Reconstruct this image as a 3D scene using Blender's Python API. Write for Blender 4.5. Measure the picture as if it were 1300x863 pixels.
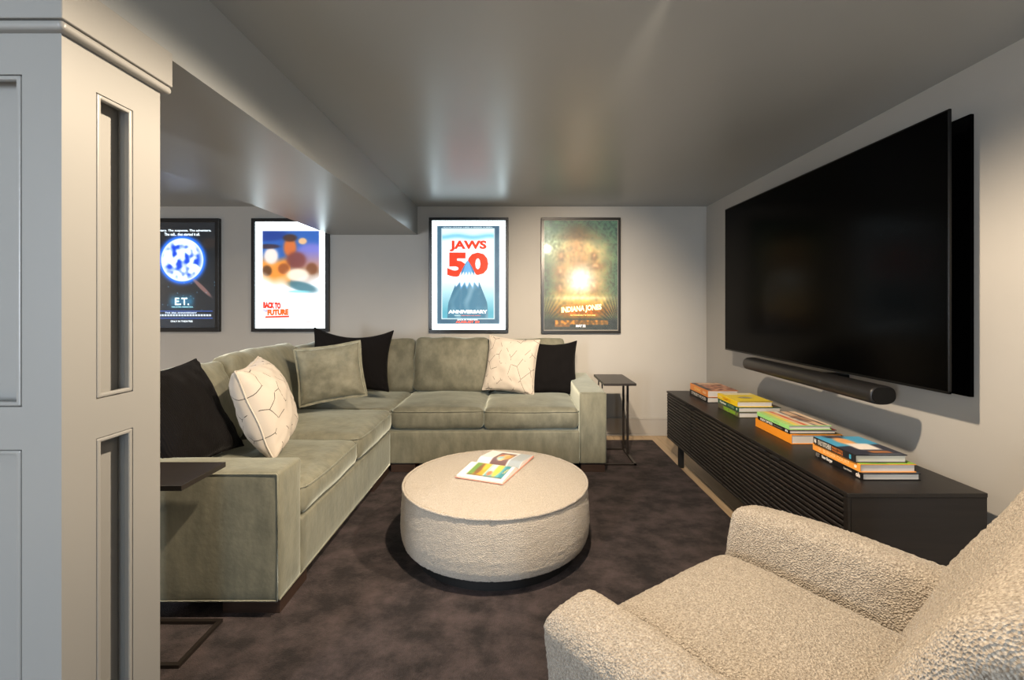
import bpy, bmesh, math, random
import numpy as np
from mathutils import Vector, Matrix, noise
random.seed(7)
for o in list(bpy.data.objects): bpy.data.objects.remove(o)
S = bpy.context.scene
COL = S.collection
EYE = 1.21

# ---------------------------------------------------------------- camera, world, lamps, exposure
cam_d = bpy.data.cameras.new('camera'); cam = bpy.data.objects.new('camera', cam_d); COL.objects.link(cam)
cam.location = (0, 0, EYE); cam.rotation_euler = (math.pi/2, 0, 0)
cam_d.sensor_width = 36; cam_d.lens = 594/1300*36
cam_d.shift_x = -8/1300; cam_d.shift_y = -42.5/1300; cam_d.clip_start = .02
S.camera = cam
W = bpy.data.worlds.new('world'); S.world = W; W.use_nodes = True
W.node_tree.nodes['Background'].inputs[0].default_value = (.5, .6, .8, 1)
W.node_tree.nodes['Background'].inputs[1].default_value = .05
S.view_settings.view_transform = 'Standard'; S.view_settings.look = 'None'
S.view_settings.gamma = 1; S.view_settings.use_curve_mapping = False
S.view_settings.exposure = 0.0

def lamp(x, y, watts, col=(1, .84, .67), size=.09, z=2.143, spread=164):
    d = bpy.data.lights.new('downlight_or_fill', 'AREA'); d.shape = 'DISK'; d.size = size
    d.energy = watts; d.color = col; d.spread = math.radians(spread)
    o = bpy.data.objects.new('downlight_or_fill', d); COL.objects.link(o); o.location = (x, y, z)
    return o
def spot(x, y, watts, aim=None, half=83, blend=.35, col=(1, .81, .60), z=2.12):
    d = bpy.data.lights.new('downlight_or_fill', 'SPOT'); d.energy = watts; d.color = col; d.shadow_soft_size = .035
    d.spot_size = math.radians(2*half); d.spot_blend = blend
    o = bpy.data.objects.new('downlight_or_fill', d); COL.objects.link(o); o.location = (x, y, z)
    if aim: o.rotation_euler = (Vector(aim)-Vector((x, y, z))).to_track_quat('-Z', 'Y').to_euler()
    return o
spot(.12, 1.36, 225)
spot(.45, 1.38, 430, aim=(.45, 4.4, .92), half=27, blend=1)   # added unseen spot, brightens the poster wall
spot(1.0, .35, 10)
spot(1.05, 1.37, 190, aim=(-1.25, 2.75, .40), half=34, blend=1)   # added unseen spot, lifts the long side of the sofa
lamp(-2.46, 1.9, 17)
lamp(-4.7, 1.65, 30)
d = bpy.data.lights.new('cool_fill', 'AREA'); d.shape = 'RECTANGLE'; d.size = .5; d.size_y = 1.3  # added cool fill behind the camera, no window modelled there
d.energy = 130; d.color = (.82, .90, 1)
o = bpy.data.objects.new('cool_fill', d); COL.objects.link(o)
o.location = (-2.4, -2.5, 1.35); o.rotation_euler = (math.pi/2, 0, 0)
d2 = d.copy(); d2.size = .34; d2.energy = 42; d2.color = (.68, .84, 1)  # second added fill, cool light for the column recesses
o = bpy.data.objects.new('cool_fill', d2); COL.objects.link(o); o.location = (.32, -2.5, 1.3); o.rotation_euler = (math.pi/2, 0, 0)

# ---------------------------------------------------------------- material helpers
def s2l(c):
    return tuple(((v/255)/12.92 if v/255 <= .04045 else ((v/255+.055)/1.055)**2.4) for v in c)
def mat(name, col, rough=.6, metal=0, spec=.5, sheen=0, var=0, vscale=8, vstretch=(1,1,1), bump=0, bscale=100,
        bdist=.002, col2=None, coat=0, btype='noise', sheen_tint=None):
    m = bpy.data.materials.new(name); m.use_nodes = True
    nt = m.node_tree; N = nt.nodes; L = nt.links; p = N['Principled BSDF']
    p.inputs['Base Color'].default_value = (*col, 1); p.inputs['Roughness'].default_value = rough
    p.inputs['Metallic'].default_value = metal; p.inputs['Specular IOR Level'].default_value = spec
    p.inputs['Coat Weight'].default_value = coat
    if sheen:
        p.inputs['Sheen Weight'].default_value = sheen; p.inputs['Sheen Roughness'].default_value = .35
        p.inputs['Sheen Tint'].default_value = (*(sheen_tint or (1, 1, 1)), 1)
    tc = N.new('ShaderNodeTexCoord')
    if var or col2:
        mp = N.new('ShaderNodeMapping'); mp.inputs['Scale'].default_value = vstretch
        L.new(tc.outputs['Object'], mp.inputs[0])
        n = N.new('ShaderNodeTexNoise'); n.inputs['Scale'].default_value = vscale; n.inputs['Detail'].default_value = 4
        n.inputs['Roughness'].default_value = .6
        L.new(mp.outputs[0], n.inputs['Vector'])
        r = N.new('ShaderNodeValToRGB'); r.color_ramp.elements[0].position = .36; r.color_ramp.elements[1].position = .66
        a = col2 or tuple(c*(1-var) for c in col)
        r.color_ramp.elements[0].color = (*a, 1); r.color_ramp.elements[1].color = (*(col if col2 else tuple(c*(1+var) for c in col)), 1)
        L.new(n.outputs['Fac'], r.inputs[0]); L.new(r.outputs[0], p.inputs['Base Color'])
    if bump:
        if btype == 'noise':
            b = N.new('ShaderNodeTexNoise'); b.inputs['Scale'].default_value = bscale; b.inputs['Detail'].default_value = 3; out = b.outputs['Fac']
        elif btype == 'voronoi':
            b = N.new('ShaderNodeTexVoronoi'); b.inputs['Scale'].default_value = bscale; out = b.outputs['Distance']
        else:
            b = N.new('ShaderNodeTexWave'); b.inputs['Scale'].default_value = bscale; b.inputs['Distortion'].default_value = .4; out = b.outputs['Fac']
        L.new(tc.outputs['Object'], b.inputs['Vector'])
        bp = N.new('ShaderNodeBump'); bp.inputs['Strength'].default_value = bump; bp.inputs['Distance'].default_value = bdist
        L.new(out, bp.inputs['Height']); L.new(bp.outputs[0], p.inputs['Normal'])
    return m
def emit_vcol(name, strength, rough=.4):
    """backlit print: colour comes from the printed picture"""
    m = bpy.data.materials.new(name); m.use_nodes = True
    nt = m.node_tree; N = nt.nodes; L = nt.links; p = N['Principled BSDF']
    a = N.new('ShaderNodeVertexColor'); a.layer_name = 'print'
    if strength:   # backlit film reflects less than plain paper
        mu = N.new('ShaderNodeMixRGB'); mu.blend_type = 'MULTIPLY'; mu.inputs[0].default_value = 1; mu.inputs[2].default_value = (.3, .3, .3, 1)
        L.new(a.outputs[0], mu.inputs[1]); L.new(mu.outputs[0], p.inputs['Base Color'])
    else: L.new(a.outputs[0], p.inputs['Base Color'])
    p.inputs['Roughness'].default_value = rough
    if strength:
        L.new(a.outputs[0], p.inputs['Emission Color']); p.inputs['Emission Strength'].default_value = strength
    return m

M = {}
WALLC = (.43, .41, .375)
M['wall'] = mat('wall_paint', WALLC, rough=.5, var=.02, vscale=2, bump=.08, bscale=180, bdist=.001)
M['ceil'] = mat('ceiling_paint', (.37, .39, .395), rough=.34, spec=.62, var=.015, vscale=1.5, bump=.03, bscale=60, bdist=.001)
M['trim'] = mat('trim_paint', (.27, .268, .255), rough=.33, spec=.5, bump=.04, bscale=90, bdist=.0006)
M['base'] = mat('baseboard_paint', (.40, .38, .35), rough=.35)
M['oak'] = mat('pale_oak', (.56, .42, .27), col2=(.47, .34, .21), rough=.45, vscale=6, vstretch=(8, .5, 8))
M['rug'] = mat('rug_pile', (.115, .083, .081), col2=(.0135, .0096, .0094), rough=.9, sheen=.04, vscale=6, vstretch=(1, 1.15, 1), bump=1, bscale=260, bdist=.01, sheen_tint=(.75, .6, .6))
M['velvet'] = mat('sage_velvet', (.225, .218, .16), col2=(.158, .156, .116), rough=.6, spec=.2, sheen=1.0, vscale=8, vstretch=(2.2, 2.2, .8), bump=.35, bscale=35, bdist=.004, sheen_tint=(.85, .9, .78))
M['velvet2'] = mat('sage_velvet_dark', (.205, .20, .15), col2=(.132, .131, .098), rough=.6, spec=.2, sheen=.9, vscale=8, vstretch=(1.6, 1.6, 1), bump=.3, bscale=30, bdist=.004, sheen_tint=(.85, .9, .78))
M['black_velvet'] = mat('black_rib', (.0075, .0068, .007), rough=.9, spec=.08, sheen=.03, bump=.8, bscale=42, bdist=.002, btype='wave')
M['foot'] = mat('stained_walnut', (.045, .026, .019), rough=.4, var=.2, vscale=10, vstretch=(1, 8, 8))
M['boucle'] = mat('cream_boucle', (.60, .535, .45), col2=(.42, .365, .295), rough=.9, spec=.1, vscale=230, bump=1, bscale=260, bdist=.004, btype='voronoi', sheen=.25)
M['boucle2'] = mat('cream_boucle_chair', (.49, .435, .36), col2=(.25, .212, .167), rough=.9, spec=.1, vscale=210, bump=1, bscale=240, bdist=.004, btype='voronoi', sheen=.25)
M['black_base'] = mat('black_lacquer', (.008, .008, .008), rough=.5)
M['espresso'] = mat('espresso_stain', (.0105, .0080, .0068), rough=.42, var=.3, vscale=5, vstretch=(14, 1, 14), bump=.15, bscale=70, bdist=.001)
M['espresso_end'] = mat('espresso_end_panel', (.010, .007, .006), rough=.55, var=.35, vscale=3, vstretch=(1, 14, 14), bump=.2, bscale=60, bdist=.001)
M['dark'] = mat('dark_recess', (.006, .005, .005), rough=.9)
M['bronze'] = mat('dark_bronze', (.035, .028, .024), rough=.38, metal=.5)
M['table_top'] = mat('dark_wood_top', (.018, .014, .012), rough=.38, var=.2, vscale=6, vstretch=(1, 12, 1))
M['screen'] = mat('screen_glass', (.0008, .0008, .0008), rough=.18, spec=.03)
M['plastic'] = mat('black_plastic', (.004, .004, .004), rough=.3, spec=.2)
M['bar'] = mat('soundbar_grille', (.012, .011, .011), rough=.4, bump=.3, bscale=600, bdist=.0005)
M['frame'] = mat('black_frame', (.012, .012, .013), rough=.3)
M['frame2'] = mat('dark_pewter_frame', (.030, .028, .026), rough=.28, metal=.4)
M['page'] = mat('paper_edges', (.62, .57, .50), rough=.8, bump=.5, bscale=8, bdist=.0006)
M['paper'] = mat('paper', (.78, .74, .70), rough=.5)
def flat(name, rgb, rough=.45): return mat(name, s2l(rgb), rough=rough)
def emat(name, rgb, k):
    m = flat(name, rgb); p = m.node_tree.nodes['Principled BSDF']
    p.inputs['Emission Color'].default_value = (*s2l(rgb), 1); p.inputs['Emission Strength'].default_value = k
    return m
# cream linen with wandering stitched lines
def linen():
    m = mat('cream_linen', (.66, .575, .48), rough=.85, spec=.2, sheen=.2, bump=.4, bscale=420, bdist=.0015)
    nt = m.node_tree; N = nt.nodes; L = nt.links; p = N['Principled BSDF']
    tc = N.new('ShaderNodeTexCoord'); mp = N.new('ShaderNodeMapping'); mp.inputs['Scale'].default_value = (13, 8.5, 1)
    L.new(tc.outputs['Object'], mp.inputs[0])
    v = N.new('ShaderNodeTexVoronoi'); v.voronoi_dimensions = '2D'; v.feature = 'DISTANCE_TO_EDGE'; v.inputs['Scale'].default_value = 1; v.inputs['Randomness'].default_value = .85
    L.new(mp.outputs[0], v.inputs['Vector'])
    lt = N.new('ShaderNodeMath'); lt.operation = 'LESS_THAN'; lt.inputs[1].default_value = .014; L.new(v.outputs['Distance'], lt.inputs[0])
    n = N.new('ShaderNodeTexNoise'); n.inputs['Scale'].default_value = 1.3; L.new(mp.outputs[0], n.inputs['Vector'])
    gt = N.new('ShaderNodeMath'); gt.operation = 'GREATER_THAN'; gt.inputs[1].default_value = .47; L.new(n.outputs['Fac'], gt.inputs[0])
    mu = N.new('ShaderNodeMath'); mu.operation = 'MULTIPLY'; L.new(lt.outputs[0], mu.inputs[0]); L.new(gt.outputs[0], mu.inputs[1])
    mx = N.new('ShaderNodeMixRGB'); mx.inputs[1].default_value = (.56, .50, .43, 1); mx.inputs[2].default_value = (.03, .025, .022, 1)
    L.new(mu.outputs[0], mx.inputs[0]); L.new(mx.outputs[0], p.inputs['Base Color'])
    return m
M['linen'] = linen()
M['linen_edge'] = mat('cream_linen_edge', (.56, .50, .43), rough=.85)
# poster glazing: clear pane with a real reflection
def glaze():
    m = bpy.data.materials.new('clear_glazing'); m.use_nodes = True
    nt = m.node_tree; N = nt.nodes; L = nt.links; N.remove(N['Principled BSDF'])
    t = N.new('ShaderNodeBsdfTransparent'); g = N.new('ShaderNodeBsdfGlossy'); g.inputs['Roughness'].default_value = .03
    f = N.new('ShaderNodeFresnel'); f.inputs[0].default_value = 1.4
    mx = N.new('ShaderNodeMixShader'); L.new(f.outputs[0], mx.inputs[0]); L.new(t.outputs[0], mx.inputs[1]); L.new(g.outputs[0], mx.inputs[2])
    L.new(mx.outputs[0], N['Material Output'].inputs[0]); return m
M['glaze'] = glaze()

# ---------------------------------------------------------------- object helpers
def tag(o, label=None, cat=None, group=None, kind=None):
    if label: o['label'] = label
    if cat: o['category'] = cat
    if group: o['group'] = group
    if kind: o['kind'] = kind
    return o
def thing(name, label, cat, loc, rz=0, group=None):
    o = bpy.data.objects.new(name, None); COL.objects.link(o); o.empty_display_size = .05
    o.location = loc; o.rotation_euler = (0, 0, rz); return tag(o, label, cat, group)
def root_of(p):
    while p.parent: p = p.parent
    return p
def obj(name, bm, m, parent=None, world=True, smooth=False, label=None, kind=None):
    """links a bmesh as one object; world=True: coordinates are world ones and the parent root is unrotated"""
    me = bpy.data.meshes.new(name)
    if world and parent is not None:
        l = root_of(parent).location; bmesh.ops.translate(bm, vec=-Vector(l), verts=bm.verts)
    bmesh.ops.recalc_face_normals(bm, faces=bm.faces)
    bm.to_mesh(me); bm.free()
    if smooth:
        for p in me.polygons: p.use_smooth = True
    if isinstance(m, (list, tuple)):
        for q in m: me.materials.append(q)
    else: me.materials.append(m)
    o = bpy.data.objects.new(name, me); COL.objects.link(o)
    if parent is not None: o.parent = parent
    if label: o['label'] = label
    if kind: o['kind'] = kind
    return o
def box(bm, x0, x1, y0, y1, z0, z1, bev=0, seg=2):
    r = bmesh.ops.create_cube(bm, size=1)
    vs = r['verts']
    for v in vs:
        v.co = Vector(((x0+x1)/2 + v.co.x*(x1-x0), (y0+y1)/2 + v.co.y*(y1-y0), (z0+z1)/2 + v.co.z*(z1-z0)))
    if bev:
        es = list({e for v in vs for e in v.link_edges})
        bmesh.ops.bevel(bm, geom=es, offset=bev, segments=seg, affect='EDGES', profile=.5)
    return bm
def B(*a, **k): return box(bmesh.new(), *a, **k)
def tube(bm, pts, r, n=8, closed=False):
    P = [Vector(p) for p in pts]; rings = []
    for i, p in enumerate(P):
        a = P[(i-1) % len(P)] if (closed or i > 0) else p; b = P[(i+1) % len(P)] if (closed or i < len(P)-1) else p
        t = (b-a).normalized(); up = Vector((0, 0, 1)) if abs(t.z) < .95 else Vector((1, 0, 0))
        s = t.cross(up).normalized(); u = s.cross(t)
        rings.append([bm.verts.new(p + (s*math.cos(2*math.pi*k/n) + u*math.sin(2*math.pi*k/n))*r) for k in range(n)])
    for i in range(len(P) if closed else len(P)-1):
        A, C = rings[i], rings[(i+1) % len(P)]
        for k in range(n): bm.faces.new((A[k], A[(k+1) % n], C[(k+1) % n], C[k]))
    if not closed: bm.faces.new(rings[0]); bm.faces.new(rings[-1])
    return bm
def samples(h, r, step):
    k = max(3, int(math.ceil(r/max(step, r/4)))) ; k = max(k, 3)
    out = [-h + r*(1-math.cos(math.pi/2*i/k)) for i in range(k)]
    n = max(1, int(round(2*(h-r)/step)))
    mid = [-(h-r) + 2*(h-r)*i/n for i in range(n+1)]
    return out + mid + [-a for a in reversed(out)]
def softbox(w, d, h, r, step=.04, crown=(0, 0, 0), wr=0, wscale=6, seed=0, f=None, bm=None):
    """rounded upholstery block centred at the origin, crowned, wrinkled, then deformed by f"""
    bm = bm or bmesh.new()
    H = (w/2, d/2, h/2); r = min(r, min(H)*.98)
    G = [samples(H[i], r, step) for i in range(3)]
    cache = {}
    def vert(x, y, z):
        k = (round(x, 6), round(y, 6), round(z, 6))
        if k in cache: return cache[k]
        q = [x, y, z]; inn = [max(-(H[i]-r), min(H[i]-r, q[i])) for i in range(3)]
        dv = Vector([q[i]-inn[i] for i in range(3)])
        if dv.length > 1e-9: dv = dv.normalized()*r
        p = Vector(inn)+dv
        u = [p[i]/H[i] for i in range(3)]
        cx = crown[0]*(1-u[1]**2)*(1-u[2]**2)*u[0]; cy = crown[1]*(1-u[0]**2)*(1-u[2]**2)*u[1]; cz = crown[2]*(1-u[0]**2)*(1-u[1]**2)*u[2]
        p2 = p + Vector((cx, cy, cz))
        if wr:
            nv = noise.noise_vector(Vector((p.x*wscale+seed*7.3, p.y*wscale, p.z*wscale)))
            p2 += nv*wr
        if f: p2 = f(p2, u)
        cache[k] = bm.verts.new(p2); return cache[k]
    for ax in range(3):
        a, b = [(1, 2), (2, 0), (0, 1)][ax]
        for sg in (-1, 1):
            for i in range(len(G[a])-1):
                for j in range(len(G[b])-1):
                    vs = []
                    for (ii, jj) in ((i, j), (i+1, j), (i+1, j+1), (i, j+1)):
                        q = [0, 0, 0]; q[ax] = sg*H[ax]; q[a] = G[a][ii]; q[b] = G[b][jj]
                        vs.append(vert(*q))
                    if sg < 0: vs.reverse()
                    if len(set(vs)) == 4:
                        try: bm.faces.new(vs)
                        except ValueError: pass
    return bm
def move(bm, loc, R=None):
    mtx = Matrix.Translation(loc) @ (R.to_4x4() if R else Matrix())
    bmesh.ops.transform(bm, matrix=mtx, verts=bm.verts); return bm
def fuzz(bm, amp, sc):
    bm.normal_update()
    off = [(v, v.normal*(noise.noise(v.co*sc)*amp*.55 + noise.noise(v.co*sc*2.1+Vector((5, 3, 1)))*amp*.45)) for v in bm.verts]
    for v, d_ in off: v.co += d_
    return bm
def text(name, body, parent, c, xd, yd, w, h, m, bold=.0, loc_world=True):
    """flat printed lettering fitted to a w x h rectangle centred at c; xd reading direction, yd up"""
    cu = bpy.data.curves.new('t', 'FONT'); cu.body = body; cu.offset = bold; cu.resolution_u = 3
    to = bpy.data.objects.new('t', cu); me = bpy.data.meshes.new_from_object(to)
    bpy.data.objects.remove(to); bpy.data.curves.remove(cu)
    n = len(me.vertices); a = np.empty(n*3); me.vertices.foreach_get('co', a); a = a.reshape(-1, 3)
    mn, mx = a.min(0), a.max(0); xd = np.array(xd, float); yd = np.array(yd, float)
    if loc_world and parent is not None: c = Vector(c)-root_of(parent).location
    p = np.array(c)[None, :] + ((a[:, 0]-(mn[0]+mx[0])/2)/(mx[0]-mn[0])*w)[:, None]*xd + ((a[:, 1]-(mn[1]+mx[1])/2)/(mx[1]-mn[1])*h)[:, None]*yd
    me.vertices.foreach_set('co', p.ravel()); me.update(); me.name = name
    me.materials.clear(); me.materials.append(m)
    o = bpy.data.objects.new(name, me); COL.objects.link(o); o.parent = parent
    return o
def printed(name, parent, fn, m, nu, nv, pos, loc_world=True, label=None, hot=0):
    """a flat print: grid of nu x nv with colours from fn(u, v) (v down from the top), placed by pos(u, v)"""
    U, V = np.meshgrid(np.linspace(0, 1, nu+1), np.linspace(0, 1, nv+1))
    U = U.ravel(); V = V.ravel()
    P = pos(U, V)
    if loc_world: P = P - np.array(root_of(parent).location)[None, :]
    idx = (np.arange(nv)[:, None]*(nu+1) + np.arange(nu)[None, :]).ravel()
    F = np.stack([idx, idx+nu+1, idx+nu+2, idx+1], 1)
    me = bpy.data.meshes.new(name); me.from_pydata(P.tolist(), [], F.tolist())
    c = np.clip(fn(U, V), 0, 1)
    lin = np.where(c <= .04045, c/12.92, ((c+.055)/1.055)**2.4)
    if hot: lin = lin*(1+(hot(U, V)*np.clip((c.min(1)-.90)/.05, 0, 1))[:, None]*np.array([[.82, 1, 1.05]]))
    at = me.color_attributes.new('print', 'FLOAT_COLOR', 'POINT')
    at.data.foreach_set('color', np.concatenate([lin, np.ones((len(U), 1))], 1).ravel())
    for p in me.polygons: p.use_smooth = True
    me.materials.append(m); o = bpy.data.objects.new(name, me); COL.objects.link(o); o.parent = parent
    if label: o['label'] = label
    return o
# painting helpers on numpy
def C_(*c): return np.array(c, float)/255
def solid(U, c): return np.ones((len(U), 3))*C_(*c)
def mixm(img, c, a): a = np.clip(a, 0, 1)[:, None]; return img*(1-a) + C_(*c)*a
def blob(U, V, u, v, ru, rv, k=1.0): return 1/(1+((((U-u)/ru)**2+((V-v)/rv)**2)*k)**5)
def gblob(U, V, u, v, ru, rv, k=1.0): return np.exp(-(((U-u)/ru)**2+((V-v)/rv)**2)*k)
def rectm(U, V, u0, u1, v0, v1, s=.004):
    return np.clip((U-u0)/s+.5, 0, 1)*np.clip((u1-U)/s+.5, 0, 1)*np.clip((V-v0)/s+.5, 0, 1)*np.clip((v1-V)/s+.5, 0, 1)
def vn(U, V, sx, sy, seed=0):
    return np.array([noise.noise(Vector((a*sx, b*sy, seed))) for a, b in zip(U, V)])

# ================================================================ STRUCTURE
FLOOR_X0, WX, WY, CH = -5.6, 1.77, 4.40, 2.15
YB = -2.6
obj('wall_back', B(FLOOR_X0-.1, WX+.1, WY, WY+.1, 0, CH), M['wall'], kind='structure')
obj('wall_right', B(WX, WX+.1, YB, WY, 0, CH), M['wall'], kind='structure')
obj('wall_left', B(FLOOR_X0-.1, FLOOR_X0, YB, WY, 0, CH), M['wall'], kind='structure')
obj('wall_rear', B(FLOOR_X0-.1, WX+.1, YB-.1, YB, 0, CH), M['wall'], kind='structure')
obj('ceiling', B(FLOOR_X0-.1, WX+.1, YB-.1, WY+.1, CH, CH+.1), M['ceil'], kind='structure')
obj('trim_2', B(-1.763, -.948, YB, WY-.001, 1.884, CH-.001), M['ceil'], kind='structure', label='painted dropped ceiling beam running to the poster wall')
fl = obj('floor', B(FLOOR_X0, WX, YB, WY, -.05, -.012), M['oak'], kind='structure')
pw = .135; x = FLOOR_X0; i = 0; pm = None
while x < WX-.01:
    x1 = min(x+pw, WX); cuts = [YB, YB+1.1+((i*37) % 19)/19*1.6, 2.2+((i*53) % 17)/17*1.5, WY]
    for a, b in zip(cuts[:-1], cuts[1:]):
        obj('plank', B(x+.0008, x1-.0008, a+.0008, b-.0008, -.012, 0, bev=.0012, seg=1), M['oak'], fl)
    x = x1; i += 1
def baseboard(name, x0, x1, y0, y1, ax):
    bm = bmesh.new(); box(bm, x0, x1, y0, y1, 0, .150)
    if ax == 'y': box(bm, x0, x1, y0-.004, y1, .150, .165, bev=.003); box(bm, x0, x1, y0-.010, y0, 0, .016, bev=.003)
    else: box(bm, x0-.004, x1, y0, y1, .150, .165, bev=.003); box(bm, x0-.010, x0, y0, y1, 0, .016, bev=.003)
    obj(name, bm, M['base'], kind='structure')
baseboard('baseboard_back', FLOOR_X0, WX, WY-.016, WY, 'y')
baseboard('baseboard_right', WX-.016, WX, YB, WY-.02, 'x')

# panelled column
col = tag(bpy.data.objects.new('trim_1', None), None, None, kind='structure'); COL.objects.link(col)
col['label'] = 'painted panelled column with crown moulding at the left'
cx0, cx1, cy0, cy1, ctop = -1.50, -.941, .964, 1.229, 1.79
D = .0375; gap = .0
obj('column_core', B(cx0+D, cx1-D, cy0+D, cy1-D, 0, ctop), M['trim'], col)
zr = [(0, .14), (.915-0, 1.003), (1.688, ctop)]   # rails: bottom, middle, top
bm = bmesh.new()
box(bm, cx1-D, cx1, cy0, 1.043, 0, ctop); box(bm, cx1-D, cx1, 1.143, cy1, 0, ctop)
for a, b in zr: box(bm, cx1-D, cx1, 1.043, 1.143, a, b)
obj('side_stile_frame', bm, M['trim'], col)
bm = bmesh.new()
box(bm, -1.0227, cx1-D, cy0, cy0+D, 0, ctop); box(bm, cx0, -1.418, cy0, cy0+D, 0, ctop)
for a, b in zr: box(bm, -1.418, -1.0227, cy0, cy0+D, a, b)
obj('front_stile_frame', bm, M['trim'], col)
bm = bmesh.new(); box(bm, cx0, cx0+D, cy0+D, cy1, 0, ctop); box(bm, cx0+D, cx1-D, cy1-D, cy1, 0, ctop)
obj('back_stile_frame', bm, M['trim'], col)
def bead(z0, z1):
    w, p = .011, .005
    for k in range(2):
        bm = bmesh.new()
        if k == 0:   # side face
            X0, X1 = cx1-.012, cx1+p-.004
            for a, b, c, d_ in ((1.0445, 1.0445+w, z0+.0015, z1-.0015), (1.1415-w, 1.1415, z0+.0015, z1-.0015)): box(bm, X0, X1, a, b, c, d_, bev=.0035, seg=3)
            for c, d_ in ((z0+.0015, z0+w), (z1-w, z1-.0015)): box(bm, X0, X1, 1.0445+w*.5, 1.1415-w*.5, c, d_, bev=.0035, seg=3)
        else:
            Y0, Y1 = cy0-p+.004, cy0+.012
            for a, b in ((-1.0242-w, -1.0242), (-1.4165, -1.4165+w)): box(bm, a, b, Y0, Y1, z0+.0015, z1-.0015, bev=.0035, seg=3)
            for c, d_ in ((z0+.0015, z0+w), (z1-w, z1-.0015)): box(bm, -1.4165+w*.5, -1.0242-w*.5, Y0, Y1, c, d_, bev=.0035, seg=3)
        obj('panel_moulding', bm, M['trim'], col, smooth=False)
bead(1.003, 1.688); bead(.14, .915)
obj('frieze', B(cx0-.02, -.922, .945, 1.248, 1.7935, 1.884-.0005, bev=.0012, seg=1), M['trim'], col)
bm = bmesh.new()   # crown bead under the frieze, stepped cove
for k, (o_, a, b) in enumerate(((.019, 1.7725, 1.7915),)):
    box(bm, cx0-o_, cx1+o_, cy0-o_, cy1+o_, a, b, bev=.0085, seg=5)
obj('crown_moulding', bm, M['trim'], col)

# ================================================================ RUG
bm = softbox(4.30, 4.74, .02, .008, step=.03, wr=.0015, wscale=9)
_rr = [n for n in M['rug'].node_tree.nodes if n.type == 'VALTORGB'][0]
_rr.color_ramp.elements[0].position = .40; _rr.color_ramp.elements[1].position = .74
_rn = [n for n in M['rug'].node_tree.nodes if n.type == 'TEX_NOISE'][0]; _rn.inputs['Detail'].default_value = 9; _rn.inputs['Roughness'].default_value = .72
rug = obj('rug', move(bm, (-.95, 1.81, .011)), M['rug'], smooth=True)
tag(rug, 'dark plum brown plush rug under the sofa and round ottoman', 'rug')
RZ = .021

# ================================================================ POSTERS
def poster(name, label, x0, x1, z0, z1, fn, k, fmat, border, letters, silver=False, hot=lambda U, V: .5+0*U):
    t = thing(name, label, 'poster', ((x0+x1)/2, WY, z0)); yf = WY-.042
    bm = bmesh.new(); b = border
    for (a, c, e, f_) in ((x0, x1, z1-b, z1), (x0, x1, z0, z0+b), (x0, x0+b, z0+b, z1-b), (x1-b, x1, z0+b, z1-b)):
        box(bm, a, c, yf, WY-.001, e, f_, bev=.003)
    obj('frame', bm, fmat, t)
    if silver:
        bm = bmesh.new(); q = b+.004
        for (a, c, e, f_) in ((x0+b, x1-b, z1-q, z1-b), (x0+b, x1-b, z0+b, z0+q+.004), (x0+b, x0+q, z0+q, z1-q), (x1-q, x1-b, z0+q, z1-q)):
            box(bm, a, c, yf+.008, yf+.02, e, f_)
        obj('inner_bevel', bm, flat('silver_bevel', (150, 145, 135), .25), t, label='silver inner bevel')
    ix0, ix1, iz0, iz1 = x0+b, x1-b, z0+b, z1-b; yp = yf+.022
    obj('back_panel', B(ix0, ix1, yp+.001, WY-.001, iz0, iz1), M['frame'], t)
    pr = printed('printed_sheet', t, fn, emat_print(k), 140, 210,
            lambda U, V: np.stack([ix0+U*(ix1-ix0), np.full(len(U), yp), iz1-V*(iz1-iz0)], 1), hot=hot)
    Wd, Hd = ix1-ix0, iz1-iz0
    if fn is paint_sea:
        printed('printed_peak', t, paint_peak, emat_print(k), 60, 90, lambda Q, T: np.stack([ix0+(.485+(Q*2-1)*peak_hw(.365+T*.53))*Wd, np.full(len(Q), yp-.002), iz1-(.365+T*.53)*Hd], 1))
    for body, u0, u1, v0, v1, rgb, bold, shear in letters:
        m = emat('poster_ink', rgb, k)
        c = (ix0+(u0+u1)/2*Wd, yp-(.001 if v0 < .6 else .003), iz1-(v0+v1)/2*Hd)
        xd = Vector((1, 0, shear)); yd = Vector((0, 0, 1))
        text('lettering', body, t, c, xd, yd, (u1-u0)*Wd, (v1-v0)*Hd, m, bold)
    obj('glazing', B(ix0, ix1, yf+.014, yf+.016, iz0, iz1), M['glaze'], t)
    return t
_pc = {}
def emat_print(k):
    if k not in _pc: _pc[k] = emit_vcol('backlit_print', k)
    return _pc[k]
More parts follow.
